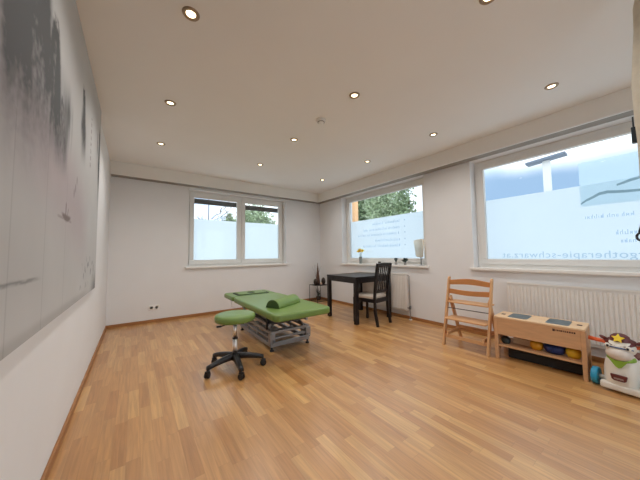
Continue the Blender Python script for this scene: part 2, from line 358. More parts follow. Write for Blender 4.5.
# ------------------------------------------------------------------ wall painting
def painting():
    y0, y1, z0, z1 = .35, 3.47, .836, 2.692
    ny, nz_ = 420, 250
    me = bpy.data.meshes.new('ink_painting'); X = .03
    vs = [(X, y0+(y1-y0)*i/ny, z0+(z1-z0)*j/nz_) for j in range(nz_+1) for i in range(ny+1)]
    fs = [(j*(ny+1)+i, j*(ny+1)+i+1, (j+1)*(ny+1)+i+1, (j+1)*(ny+1)+i) for j in range(nz_) for i in range(ny)]
    nb = len(vs)
    vs += [(.001, y0, z0), (.001, y1, z0), (.001, y1, z1), (.001, y0, z1)]
    c = [0, ny, (nz_+1)*(ny+1)-1, nz_*(ny+1)]
    for a, b, p, q in ((c[0], c[1], nb+1, nb), (c[1], c[2], nb+2, nb+1), (c[2], c[3], nb+3, nb+2), (c[3], c[0], nb, nb+3)): fs.append((a, b, p, q))
    me.from_pydata(vs, [], fs)
    ca = me.color_attributes.new('paint', 'FLOAT_COLOR', 'POINT')
    def sm(a, b, x): t = max(0, min(1, (x-a)/(b-a))); return t*t*(3-2*t)
    # peaks: centre y, top z, half width, length downwards, darkness
    peaks = [(.95, 2.75, .14, 1.05, .9), (1.12, 2.65, .15, 1.15, 1.2), (1.31, 2.78, .14, 1.2, 1.25), (1.64, 2.28, .095, .66, 1.05), (1.80, 2.0, .10, .40, .8), (.6, 2.6, .16, .9, .8), (2.43, 2.37, .07, .50, 1.0), (3.39, 2.46, .05, .75, 1.0), (3.25, 2.38, .03, .25, .5)]
    cols = []
    for (x, y, z) in vs:
        n1 = noise.fractal(Vector((y*9, z*2.2, 1)), 1, 2, 4); n2 = noise.fractal(Vector((y*3, z*3, 5)), 1, 2, 3); n3 = noise.fractal(Vector((y*30, z*30, 9)), 1, 2, 3)
        base = .50+.02*n2; r, g, b = base, base*1.0, base*.985
        # pink wash, below the peaks
        edge = 2.12-.27*(y-1.0)
        pk = sm(.45, 0, abs(z-(edge-.30)))*(1-sm(2.4, 3.0, y)); r *= 1-.10*pk; g *= 1-.20*pk; b *= 1-.17*pk
        lt = sm(1.1, .9, z)*.1; r += lt*.3; g += lt*.3; b += lt*.3
        d = 0
        for (py, pz, hw, ln, dk) in peaks:
            t = (pz-z)/ln
            if t < -.15 or t > 1.3: continue
            wdt = hw*(.5+.8*min(1, max(0, t)*1.8))+.02*n1
            m = sm(1.25, .45, abs(y-py-.12*t*ln+.02*n1)/max(.01, wdt*1.2))*sm(-.04, .10, t+.06*n3)*(1-sm(.55, 1.15, t))
            d = max(d, dk*m*(1.02+.40*n1+.25*n3))
        low = sm(.16, 0, abs(y-1.55-.10*n1)-.38)*sm(1.66, 1.86, z+.05*n1)*(1-sm(1.95, 2.2, z)); d = max(d, low*(.55+.5*n1))
        # streaky vertical fade
        d = max(0, min(.97, d))
        r, g, b = [c_*(1-d)+k*d for c_, k in zip((r, g, b), (.055, .06, .062))]
        # boat
        bd = ((y-2.03)/.13, (z-1.375-.25*(y-2.03)**2*4)/.022); q = sm(1.1, .6, math.hypot(*bd))
        q = max(q, sm(.014, .005, abs(y-2.01))*sm(1.37, 1.38, z)*sm(1.47, 1.45, z), sm(.012, .004, abs(y-2.06-.3*(z-1.4)))*sm(1.37, 1.38, z)*sm(1.44, 1.43, z)*.8, sm(.009, .003, abs(z-1.366))*sm(.20, .14, abs(y-2.0))*.5)
        for (ay, az) in ((2.26, 1.60), (2.30, 1.66), (2.22, 1.56)): q = max(q, sm(.02, .008, math.hypot(y-ay, (z-az)*.5))*.7)
        r, g, b = [c_*(1-q*.8)+k*q*.8 for c_, k in zip((r, g, b), (.12, .08, .07))]
        # column of brush characters
        if abs(y-2.84) < .03 and 1.9 < z < 2.33:
            k = (z-1.9)/.058; q = sm(.4, .75, abs(math.sin(PI*k)))*sm(.028, .012, abs(y-2.84))*(.5+.5*noise.noise(Vector((y*80, z*80, 2)))>.42)*.75
            r, g, b = [c_*(1-q)+kk*q for c_, kk in zip((r, g, b), (.10, .05, .06))]
        # horizontal stroke low on the left, seams
        q = sm(.010, .002, abs(z-1.063-.006*n1))*sm(1.62, 1.45, y)*.5; r *= 1-q; g *= 1-q; b *= 1-q
        for sy2 in (1.235, 1.62, 2.02): q = sm(.006, .001, abs(y-sy2))*.18*sm(1.75, 1.6, z); r *= 1-q; g *= 1-q; b *= 1-q
        # rock with blossoms at lower right
        rk = sm(.5, .0, math.hypot((y-3.47)/.9, (z-.86)/.42))*(.8+.6*n1); rk = max(0, min(.8, rk)); r, g, b = [c_*(1-rk)+.10*rk for c_ in (r, g, b)]
        if 2.5 < y < 3.3 and .9 < z < 1.16:
            q = sm(.25, .45, noise.noise(Vector((y*16, z*16, 3))))*sm(.16, .05, abs(z-1.03-.1*(y-2.9)))*.6
            r, g, b = [c_*(1-q)+kk*q for c_, kk in zip((r, g, b), (.12, .14, .15))]
        bl = sm(.06, .02, z-z0)*.10*(1-sm(2.6, 3, y)); r -= bl; g -= bl; b -= bl
        cols += [max(.01, r), max(.01, g), max(.01, b), 1]
    ca.data.foreach_set('color', cols)
    m = bpy.data.materials.new('ink_wash_canvas'); m.use_nodes = True; n = m.node_tree; b = n.nodes['Principled BSDF']; b.inputs['Roughness'].default_value = .75
    at = n.nodes.new('ShaderNodeVertexColor'); at.layer_name = 'paint'; n.links.new(at.outputs[0], b.inputs['Base Color'])
    me.materials.append(m); o = bpy.data.objects.new('ink_painting', me); C.objects.link(o)
    tag(o, 'large ink wash landscape canvas of misty dark peaks on the left wall', 'painting')
painting()

# ------------------------------------------------------------------ ceiling downlights
BULB = mat('lamp_glow', (1, .9, .7, 1), .4, emit=((1, .78, .48, 1), 5))
RING = mat('brushed_ring', (.36, .27, .18, 1), .35, .6)
def downlight(loc):
    t = thing('downlight', 'x', 'ceiling light', loc, 0, 'recessed ceiling downlights')
    finish('trim_ring', lathe(B(), [(.030, -.002), (.034, -.010), (.047, -.008), (.052, -.001), (.052, 0), (.030, 0)], 28), RING, t, smooth=True)
    finish('bulb', lathe(B(), [(0, -.007), (.020, -.006), (.028, -.002), (.028, 0), (0, 0)], 24), BULB, t, smooth=True)
    ld = bpy.data.lights.new('downlight_spot', 'SPOT'); ld.energy = LAMP; ld.color = (1, .955, .92); ld.spot_size = math.radians(154); ld.spot_blend = 1; ld.shadow_soft_size = .06
    lo = bpy.data.objects.new('light', ld); C.objects.link(lo); lo.parent = t; lo.location = (0, 0, -.03)
    return t
xs = (('left wall side', .608), ('middle', 2.052), ('window side', 3.474)); ys = (('nearest the camera', .552), ('second', 1.718), ('third', 2.882), ('fourth', 4.03))
order = {.552: 'first row, nearest the camera', 1.718: 'second row from the camera', 2.882: 'third row from the camera', 4.03: 'fourth and farthest row'}
proto = None
for cn, x in xs:
    for _, y in ys:
        if x < 1 and y < 1: continue
        if proto is None: proto = downlight((x, y, H)); o = proto
        else: o = copy_tree(proto)
        o.location = (x, y + (.12 if (x > 3 and y > 4) else 0), H)
        o['label'] = 'small round lit ceiling downlight, %s column, %s' % (cn, order[y])
t = thing('smoke_detector', 'white round smoke detector on the ceiling between downlights', 'smoke detector', (2.054, 2.273, H))
finish('housing', lathe(B(), [(0, -.042), (.03, -.041), (.038, -.026), (.056, -.018), (.058, 0), (0, 0)], 32), WHITEP, t, smooth=True)
finish('vent_ring', lathe(B(), [(.0, -.033), (.040, -.033), (.040, -.025), (.0, -.025)], 32), mat('vent_grey', (.25, .24, .23, 1), .6), t)

# ------------------------------------------------------------------ radiators
def radiator(loc_y0, loc_y1, z0, z1, label, valve):
    t = thing('radiator', label, 'radiator', (W, loc_y0, z0), 0, 'white panel radiators under the windows'); Ln = loc_y1-loc_y0; Hh = z1-z0
    bm = B(); pts = []; n = int(Ln/.0333)
    for k in range(n):
        a = k*Ln/n; q = Ln/n
        pts += [(-.090, a), (-.090, a+q*.14), (-.098, a+q*.32), (-.098, a+q*.86)]
    pts += [(-.090, Ln)]
    poly = [(-.072, Ln), (-.072, 0)]+pts
    A = [bm.verts.new((x, y, .03)) for x, y in poly]; Bv = [bm.verts.new((x, y, Hh-.035)) for x, y in poly]
    for i in range(len(poly)): j = (i+1) % len(poly); bm.faces.new((A[i], A[j], Bv[j], Bv[i]))
    box(bm, -.085, -.07, 0, Ln, 0, .03); box(bm, -.085, -.07, 0, Ln, Hh-.035, Hh-.012)
    finish('front_panel', bm, RAD, t)
    finish('back_panel', box(B(), -.040, -.028, 0, Ln, 0, Hh-.012), RAD, t)
    bm = B()
    for k in range(int(Ln/.02)): box(bm, -.085, -.025, k*.02+.004, k*.02+.010, Hh-.012, Hh-.004)
    for x in (-.09, -.058, -.03): box(bm, x, x+.006, 0, Ln, Hh-.012, Hh)
    finish('top_grille', bm, RAD, t)
    for e in (0, Ln): finish('side_cover', box(B(), -.09, -.024, e-.004 if e == 0 else e-.0, e+.0 if e == 0 else e+.004, .01, Hh), RAD, t)
    for e in (.12, Ln-.12): finish('bracket', box(B(), -.028, -.0005, e-.02, e+.02, .08, Hh-.08), RAD, t)
    if valve:
        bm = B(); tube(bm, [(-.05, 0, .05), (-.05, -.05, .05)], .010); tube(bm, [(-.05, -.05, .09), (-.05, -.05, -z0+.002)], .009); tube(bm, [(-.05, -.05, .05), (-.05, -.05, Hh-.03), (-.05, -.012, Hh-.02)], .006)
        finish('pipe', bm, mat('pipe_dull', (.30, .28, .26, 1), .4, .6), t, smooth=True)
        finish('valve', lathe(B(), [(.0, -.02), (.017, -.02), (.02, .01), (.014, .03), (0, .03)], 16, c=(-.05, -.05, .06)), mat('valve_grey', (.18, .18, .18, 1), .35, .5), t, smooth=True)
        finish('floor_collar', lathe(B(), [(.011, .0), (.03, 0), (.028, .008), (.011, .01)], 20, c=(-.05, -.05, -z0)), WHITEP, t)
    return t
radiator(2.715, 3.99, .145, .785, 'ribbed white radiator behind the dark table and chair', True)
radiator(-.35, 1.215, .165, .765, 'ribbed white radiator behind the wooden play bench and ride-on toy', False)

# sockets
def socket(loc, rz, n, label, m=WHITEP):
    t = thing('wall_socket', label, 'socket', loc, rz)
    finish('cover_plate', box(B(), -.041*n, .041*n, -.010, 0, -.041, .041), m, t, bevel=.003)
    for k in range(n):
        cx_ = (k-(n-1)/2)*.075
        M = Matrix.Translation((cx_, -.010, 0)) @ Matrix.Rotation(PI/2, 4, 'X')
        finish('socket_well', lathe(B(), [(.0, -.0), (.020, -.0), (.022, .003), (.026, .003), (.026, -.002), (0, -.002)], 24, M=M), mat('socket_inner', (.58, .57, .54, 1), .5), t)
    return t
socket((.645, D, .255), 0, 2, 'double white power socket low on the back wall')
t = socket((W, 3.93, .36), PI/2*3, 1, 'dark single socket on the wall under the dark table', mat('dark_socket', (.05, .05, .05, 1), .4))
t.rotation_euler = (0, 0, -PI/2)

# ------------------------------------------------------------------ treatment couch
BZ = .53
t = thing('treatment_couch', 'green padded treatment couch on a grey steel lifting frame', 'treatment couch', (1.90, 3.33, 0), -.016)
LOWER = ('base_frame', 'lifting_arm', 'foot', 'lift_motor', 'foot_switch_bar', 'end_plate', 'gas_strut', 'link_plate', 'middle_rail')
hw, hl = .365, .96
def pad(name, x0, x1, y0, y1, z0, z1, m, parent, r=.06, bev=.022):
    bm = prism(B(), rrect(x0, x1, y0, y1, r), 'z', z0, z1); return finish(name, bm, m, parent, smooth=True, bevel=bev, seg=4)
main = pad('body_pad', -hw, hw, -hl, .50, BZ-.078, BZ, GREEN, t, .07)
head = pad('head_pad', -hw, hw, .508, 1.03, BZ-.075, BZ-.004, GREEN, t, .07)
bm = B(); prism(bm, rrect(-.26, .26, .575, .895, .04), 'z', BZ-.006, BZ+.002)
finish('cushion_gap', bm, mat('dark_gap', (.02, .03, .015, 1), .8), head)
bm = B(); N_ = 40; inn = [(.075*math.cos(2*PI*k/N_)*.8, .74+.095*math.sin(2*PI*k/N_)) for k in range(N_)]
ou = []
for k in range(N_):
    a = 2*PI*k/N_; c_, s2 = math.cos(a), math.sin(a); f_ = min(.222/abs(c_) if abs(c_) > 1e-6 else 9, .135/abs(s2) if abs(s2) > 1e-6 else 9); ou.append((c_*f_, .74+s2*f_))
for z in (BZ+.012,):
    A = [bm.verts.new((x, y, z)) for x, y in inn]; Bv = [bm.verts.new((x, y, z)) for x, y in ou]; A2 = [bm.verts.new((x, y, BZ)) for x, y in inn]; B2 = [bm.verts.new((x, y, BZ)) for x, y in ou]
    for k in range(N_):
        j = (k+1) % N_; bm.faces.new((A[k], A[j], Bv[j], Bv[k])); bm.faces.new((A[k], A2[k], A2[j], A[j])); bm.faces.new((Bv[k], Bv[j], B2[j], B2[k])); bm.faces.new((A2[k], B2[k], B2[j], A2[j]))
finish('face_cushion', bm, GREEN, head, bevel=.004)
bm = B()
for s_ in (-1, 1):
    box(bm, s_*.26-.02, s_*.26+.02, -.78, .86, BZ-.105, BZ-.07)
for y in (-.70, -.1, .45, .80): box(bm, -.28, .28, y-.018, y+.018, BZ-.10, BZ-.072)
finish('upper_frame', bm, STEEL, t, bevel=.004)
bm = B()
for s_ in (-1, 1):
    box(bm, s_*.25-.022, s_*.25+.022, -.52, .60, .05, .095); box(bm, s_*.25-.016, s_*.25+.016, -.52, .60, .20, .235)
for y in (-.50, .58): box(bm, -.272, .272, y-.022, y+.022, .052, .093)
for y in (-.50, .58): box(bm, -.262, .262, y-.016, y+.016, .202, .233)
for sx in (-1, 1):
    for y in (-.50, .58): box(bm, sx*.25-.018, sx*.25+.018, y-.018, y+.018, .09, .205)
for s_ in (-1, 1):
    box(bm, s_*.25-.012, s_*.25+.012, -.50, .58, .135, .160); box(bm, s_*.13-.012, s_*.13+.012, -.50, .58, .20, .232)
for y in (-.50, -.2, .1, .36, .58): box(bm, -.25, .25, y-.012, y+.012, .135, .160)
for y in (-.36, -.05, .27): 
    for s_ in (-1, 1): box(bm, s_*.25-.012, s_*.25+.012, y-.012, y+.012, .09, .205)
bfr = finish('base_frame', bm, STEEL, t, bevel=.004)
bm = B(); box(bm, -.27, .27, -.46, .10, .30, .325); box(bm, -.10, .10, -.46, .5, .325, .34); finish('link_plate', bm, DSTEEL, t, bevel=.004)
for s_ in (-1, 1): finish('middle_rail', box(B(), s_*.262-.013, s_*.262+.013, -.48, .45, .285, .315), STEEL, t, bevel=.003)
for sx in (-1, 1):
    for ya, yc in ((-.46, .02), (.42, .78), (.02, -.46)):
        xo = .215 if yc > ya else .19
        finish('lifting_arm', beam(B(), (sx*xo, ya, .22), (sx*xo, yc, BZ-.115), .022, .038), STEEL, t, bevel=.003)
    for y in (-.50, .58):
        ft = finish('foot', lathe(B(), [(0, 0), (.024, 0), (.026, .012), (.012, .02), (.012, .055), (0, .055)], 18, c=(sx*.25, y, 0)), BLK, t, smooth=True)
bm = B(); tube(bm, [(0, .25, .12), (0, -.30, BZ-.13)], .022); tube(bm, [(0, .45, .1), (0, .1, .21)], .035); finish('lift_motor', bm, BLK, t, smooth=True)
bm = B(); tube(bm, [(-.25, -.56, .10), (-.25, -.56, .115), (.25, -.56, .115), (.25, -.56, .10)], .008); tube(bm, [(-.24, -.56, .11), (-.24, -.50, .15)], .007); tube(bm, [(.24, -.56, .11), (.24, -.50, .15)], .007); finish('foot_switch_bar', bm, STEEL, t, smooth=True)
for sx in (-1, 1):
    for y in (-.50,):
        finish('end_plate', box(B(), sx*.25-.035, sx*.25+.035, y-.03, y+.03, .095, .21), STEEL, t, bevel=.004)
bm = B(); tube(bm, [(-.285, -.44, .25), (-.285, -.44, BZ-.09)], .012); finish('gas_strut', bm, BLK, t, smooth=True)
bm = B(); tube(bm, [(-.33, .70, BZ-.07), (-.33, .70, BZ-.17), (-.30, .62, BZ-.18)], .006); finish('head_lever', bm, CHROME, t, smooth=True)

for ch in t.children:
    if ch.name.split('.')[0] in LOWER: ch.location.x = .055      # the lifting base stands a little to the window side
# bolster on the couch
bt = thing('bolster', 'green half-round bolster cushion lying across the couch', 'cushion', (1.86, 2.83, BZ+.001), .48)
R_ = .098; prof = [(R_*math.cos(PI*k/20), R_*1.0*math.sin(PI*k/20)) for k in range(21)]
finish('cover', prism(B(), [(y, z) for y, z in prof], 'x', -.23, .23), GREEN, bt, bevel=.008, seg=3)
for e, s_ in ((-.23, -1), (.23, 1)):
    finish('end_panel', prism(B(), [(y*.93, .003+z*.93) for y, z in prof], 'x', e+s_*.0005, e+s_*.003), GREEND, bt)

# ------------------------------------------------------------------ stool
t = thing('rolling_stool', 'round green rolling stool with black five-star base', 'stool', (1.205, 2.66, 0), math.radians(-20))
finish('seat', lathe(B(), [(0, .478), (.175, .478), (.193, .484), (.199, .496), (.200, .528), (.195, .541), (.180, .549), (.08, .554), (0, .554)], 48), GREEN, t, smooth=True)
finish('seat_plate', box(B(), -.09, .09, -.07, .07, .452, .474), BLK, t, bevel=.004)
bm = B(); tube(bm, [(0, 0, .30), (0, 0, .455)], .019, 16); tube(bm, [(0, 0, .13), (0, 0, .30)], .024, 16); finish('gas_column', bm, CHROME, t, smooth=True)
bm = B(); tube(bm, [(0, 0, .295), (0, 0, .31)], .027, 16); finish('column_collar', bm, BLK, t)
bm = B(); tube(bm, [(-.06, -.03, .462), (-.13, -.06, .445), (-.165, -.075, .448)], .006); tube(bm, [(-.13, -.06, .445), (-.17, -.077, .448)], .010); finish('height_lever', bm, BLK, t, smooth=True)
finish('hub', lathe(B(), [(0, .085), (.034, .085), (.042, .10), (.036, .14), (.028, .155), (0, .155)], 24), BLK, t, smooth=True)
for k in range(5):
    a = math.radians(k*72-4); e = thing_dir = Vector((math.cos(a), math.sin(a), 0)); n_ = Vector((-e.y, e.x, 0))
    bm = B(); rings = []
    for tt in [i/8 for i in range(9)]:
        rr = .025+.262*tt; zc = .125-.035*tt**2.0; wd = .033-.012*tt; hh = .030-.011*tt
        rings.append([bm.verts.new(e*rr+n_*wd*cx_+Vector((0, 0, zc+hh*cz_))) for cx_, cz_ in ((-1, -.8), (-.9, .6), (-.4, 1), (.4, 1), (.9, .6), (1, -.8))])
    for A, Bv in zip(rings, rings[1:]):
        for i in range(6): bm.faces.new((A[i], A[(i+1) % 6], Bv[(i+1) % 6], Bv[i]))
    bm.faces.new(rings[0]); bm.faces.new(rings[-1])
    finish('base_arm', bm, BLK, t, smooth=True)
    bm = B(); c0 = e*.282; tube(bm, [c0+Vector((0, 0, .04)), c0+Vector((0, 0, .09))], .008)
    box(bm, -.022, .022, -.014, .014, .045, .066, Matrix.Translation(c0) @ Matrix.Rotation(a+.6, 4, 'Z'))
    cs = finish('caster', bm, BLK, t)
    for s_ in (-1, 1):
        d = Matrix.Rotation(a+.6, 4, 'Z') @ Vector((0, s_, 0))
        finish('wheel', tube(B(), [c0+d*.006+Vector((0, 0, .0285)), c0+d*.020+Vector((0, 0, .0285))], .028, 20), BLK, cs, smooth=False, bevel=.003)

# ------------------------------------------------------------------ table
t = thing('dining_table', 'square brown-black wooden table under the flower window', 'table', (3.70, 3.385, 0), -.03)
hx, hy, TZ = .43, .40, .767
for x0, x1, gx in ((-hx, 0, -.001), (0, hx, .001)):
    finish('table_top', box(B(), x0+(.001 if x0 == 0 else 0), x1-(.001 if x1 == 0 else 0), -hy, hy, TZ-.028, TZ), BLACKWOOD, t, bevel=.003)
bm = B()
for s_ in (-1, 1): box(bm, -hx+.06, hx-.06, s_*(hy-.02)-.011, s_*(hy-.02)+.011, TZ-.105, TZ-.028); box(bm, s_*(hx-.02)-.011, s_*(hx-.02)+.011, -hy+.06, hy-.06, TZ-.105, TZ-.028)
finish('apron', bm, BLACKWOOD, t, bevel=.002)
for sx in (-1, 1):
    for s_ in (-1, 1):
        x, y = sx*(hx-.034), s_*(hy-.034)
        finish('leg', box(B(), x-.031, x+.031, y-.031, y+.031, 0, TZ-.028), BLACKWOOD, t, bevel=.003)

# ------------------------------------------------------------------ dining chair (faces the table, +Y)
t = thing('dining_chair', 'dark wooden slat-back chair with beige seat, at the black table', 'chair', (3.60, 3.0, 0), .121)
a, b_ = .182, .225
for s_ in (-1, 1):
    finish('front_leg', beam(B(), (s_*(a-.005), b_-.02, 0), (s_*(a-.005), b_-.02, .42), .036, .036), BLACKWOOD, t, bevel=.003)
    bm = B(); p = [(s_*a, -b_-.035, 0), (s_*a, -b_+.01, .22), (s_*a, -b_+.015, .45), (s_*(a+.004), -b_-.015, .72), (s_*(a+.006), -b_-.06, .992)]
    for p0, p1 in zip(p, p[1:]): beam(bm, p0, p1, .032, .04, (0, 1, 0))
    finish('rear_leg', bm, BLACKWOOD, t, bevel=.002)
def yb(z): return -b_+.015-(z-.45)**1.5*.2
bm = B(); box(bm, -a, a, b_-.03, b_-.01, .36, .42); box(bm, -a, a, -b_, -b_+.02, .36, .42)
for s_ in (-1, 1): box(bm, s_*a-.010, s_*a+.010, -b_, b_-.02, .36, .42)
finish('seat_frame', bm, BLACKWOOD, t, bevel=.002)
bm = prism(B(), rrect(-a-.012, a+.012, -b_+.03, b_+.01, .03), 'z', .42, .468); finish('seat', bm, CUSH, t, smooth=True, bevel=.014, seg=3)
bm = prism(B(), [(-a-.004, .985), (-.1, .997), (0, 1.0), (.1, .997), (a+.004, .985), (a, .925), (.1, .932), (0, .935), (-.1, .932), (-a, .925)], 'y', yb(.96)-.012, yb(.96)+.012); finish('top_rail', bm, BLACKWOOD, t, bevel=.002)
finish('lower_rail', box(B(), -a, a, yb(.54)-.010, yb(.54)+.010, .515, .56), BLACKWOOD, t, bevel=.002)
for k in range(6):
    x = (k-2.5)*.054
    bm = B(); beam(bm, (x, yb(.55), .55), (x, yb(.75), .74), .022, .012, (0, 1, 0)); beam(bm, (x, yb(.75), .74), (x, yb(.94), .94), .020, .012, (0, 1, 0)); finish('back_slat', bm, BLACKWOOD, t)

# ------------------------------------------------------------------ corner side table with decor
WIRE = mat('black_wire', (.02, .02, .02, 1), .5, .3)
tx, ty, tz = 4.01, 5.06, .41
t = thing('side_table', 'small black wire side table in the far corner', 'side table', (tx, ty, 0))
tw = .165
for z in (tz-.006, .03):
    bm = B()
    for s_ in (-1, 1): tube(bm, [(-tw, s_*tw, z), (tw, s_*tw, z)], .006, 6); tube(bm, [(s_*tw, -tw, z), (s_*tw, tw, z)], .006, 6)
    finish('frame', bm, WIRE, t)
for _ in (0,): pass
for sx in (-1, 1):
    for s_ in (-1, 1): finish('leg', tube(B(), [(sx*tw, s_*tw, 0), (sx*tw, s_*tw, tz-.004)], .006, 6), WIRE, t)
finish('table_top', box(B(), -tw+.004, tw-.004, -tw+.004, tw-.004, tz-.008, tz), WIRE, t)
BROWN = mat('woven_brown', (.11, .055, .035, 1), .8, var=.4, scale=60, bump=.4)
DBR = mat('dark_brown_seed', (.035, .022, .016, 1), .7, var=.5, scale=50, bump=.4)
bm = lathe(B(), [(0, 0), (.045, 0), (.055, .05), (.048, .12), (.034, .22), (.022, .34), (.010, .46), (0, .55)], 20)
o = finish('decorative_cone', bm, BROWN, smooth=True); o.location = (tx-.01, ty+.03, tz+.001); tag(o, 'tall thin brown decorative cone standing on the corner side table', 'ornament')
def pot(x, y, r, h, label, m):
    o = finish('dark_pot', lathe(B(), [(0, 0), (r*.6, 0), (r, h*.4), (r*.85, h*.75), (r*.4, h*.97), (0, h)], 18), m, smooth=True); o.location = (tx+x, ty+y, tz+.001); tag(o, label, 'ornament', 'dark rounded ornaments on the corner table')
pot(-.115, -.03, .055, .15, 'rounded dark ornament left of the brown cone', DBR)
pot(.10, -.05, .052, .17, 'rounded dark ornament right of the brown cone', DBR)
o = finish('pale_stone', lathe(B(), [(0, 0), (.02, .0), (.028, .02), (.02, .05), (0, .06)], 14), mat('pale_pink', lin(200, 170, 150), .6), smooth=True); o.location = (tx+.0, ty-.09, tz+.001); tag(o, 'small pale pink ornament in front of the brown cone', 'ornament')
t = thing('twig_bunch', 'bunch of thin bare twigs fanning up behind the brown cone', 'twigs', (tx+.02, ty+.11, tz+.001))
finish('holder', lathe(B(), [(0, 0), (.022, 0), (.026, .05), (.018, .12), (.014, .12), (0, .1)], 16), DBR, t, smooth=True)
for k in range(7):
    an = -1.1+2.2*k/6; ln = rnd.uniform(.30, .46)
    finish('twig', tube(B(), [(an*.006, 0, .09), (an*.05, 0, .09+ln*.5), (an*.13, rnd.uniform(-.02, .01), .09+ln)], [.0025, .002, .001], 5), DBR, t)
t = thing('trailing_plant', 'dark trailing plant under the small corner side table top', 'plant', (tx-.02, ty, .037))
bm = lathe(B(), [(0, 0), (.04, 0), (.055, .09), (.048, .09), (.035, .06), (0, .06)], 18); finish('pot', bm, DBR, t, smooth=True)
for k in range(9):
    an = k*.7; ln = rnd.uniform(.1, .24); bm = B(); pts = [(0, 0, .07), (math.cos(an)*.03, math.sin(an)*.03, .07+ln*.6), (math.cos(an)*.07, math.sin(an)*.07, .07+ln)]
    tube(bm, pts, [.004, .007, .001], 5); finish('frond', bm, mat('dark_frond', (.05, .06, .04, 1), .6), t)

# ------------------------------------------------------------------ window sill things
SZ = OZ0+.003
t = thing('flower_vase', 'clear glass vase of yellow flowers on the window sill', 'vase', (W+.045, 3.93, SZ))
VG = mat('vase_glass', (.60, .66, .66, 1), .08, 0, var=.02); VG.node_tree.nodes['Principled BSDF'].inputs['Transmission Weight'].default_value = .7
finish('glass_body', lathe(B(), [(0, 0), (.030, 0), (.032, .15), (.028, .15), (.026, .01), (0, .01)], 24), VG, t, smooth=True)
STEM = mat('stem_green', lin(96, 120, 60), .6); YEL = film_mat('yellow_petal', (1, .86, .10, 1), 0)
for k in range(7):
    an = k*2*PI/7; rr = .042 if k else 0; hx_ = (rr*math.cos(an), rr*1.1*math.sin(an), rnd.uniform(.24, .30))
    finish('stem', tube(B(), [(0, 0, .012), (hx_[0]*.3, hx_[1]*.3, .15), hx_], .0025, 5), STEM, t)
    bm = B(); M0 = Matrix.Translation(hx_) @ Euler((hx_[1]*-8, hx_[0]*8, 0)).to_matrix().to_4x4()
    for p in range(12):
        M = M0 @ Matrix.Rotation(p*PI/6, 4, 'Z') @ Matrix.Rotation(-.35-(p % 2)*.4, 4, 'Y')
        q = [M @ Vector(c) for c in ((.004, 0, 0), (.026, -.015, .002), (.050, 0, .004), (.026, .015, .002))]; vv = [bm.verts.new(x) for x in q]; bm.faces.new(vv)
        q2 = [bm.verts.new(x-Vector((0, 0, .0012))) for x in q]; bm.faces.new(q2[::-1])
    ball(bm, (0, 0, .003), .010, .010, .007, 8, 6, M0); finish('flower', bm, YEL, t)
o = finish('small_pot', lathe(B(), [(0, 0), (.022, 0), (.03, .035), (.026, .05), (.02, .045), (0, .04)], 18), DBR, smooth=True); o.location = (W+.04, 3.40, SZ); tag(o, 'tiny dark pot on the sill between flowers and plants', 'pot')
def sill_plant(y, label, spread, seed):
    rr = random.Random(seed); t = thing('small_plant', label, 'plant', (W+.05, y, SZ), 0, 'small potted plants on the window sill')
    finish('pot', lathe(B(), [(0, 0), (.020, 0), (.027, .045), (.023, .045), (.02, .03), (0, .03)], 18), mat('glazed_pot', (.30, .29, .27, 1), .4), t, smooth=True)
    for k in range(16):
        an = rr.uniform(0, 2*PI); ln = rr.uniform(.5, 1)*spread; h = rr.uniform(.05, .10)
        bm = B(); e = Vector((math.cos(an), math.sin(an), 0)); n_ = Vector((-e.y, e.x, 0)); b0 = Vector((0, 0, .032)); m_ = b0+e*ln*.55+Vector((0, 0, h)); tp = b0+e*ln+Vector((0, 0, h*.95))
        v = [bm.verts.new(p) for p in (b0, m_-n_*.022, tp, m_+n_*.022)]; bm.faces.new(v); v2 = [bm.verts.new(p-Vector((0, 0, .002))-e*.001) for p in (b0, m_-n_*.022, tp, m_+n_*.022)]; bm.faces.new(v2[::-1])
        finish('leaf', bm, mat('dark_leaf', (.03, .05, .04, 1), .5), t)
sill_plant(3.01, 'small dark compact plant on the sill, left of its pair', .045, 3)
sill_plant(2.81, 'small dark spreading plant on the sill, beside the stalked lamp', .075, 4)
t = thing('table_lamp', 'grey tapered lamp shade on a thin metal stem on the sill', 'lamp', (W+.05, 2.49, SZ))
finish('base', box(B(), -.05, .05, -.04, .12, 0, .012), mat('lamp_base_grey', (.55, .57, .58, 1), .3, .3), t, bevel=.003)
finish('stem', tube(B(), [(0, .0, .012), (0, 0, .30)], .009, 12), mat('brushed_metal', (.35, .38, .42, 1), .3, .8), t, smooth=True)
bm = prism(B(), [(-.035, .135), (.085, .150), (.125, .41), (.11, .44), (-.045, .455), (-.062, .43)], 'x', -.028, .028)
finish('lamp_shade', bm, film_mat('shade_cloth', (.93, .88, .80, 1), 0), t, bevel=.018, seg=4, smooth=True)

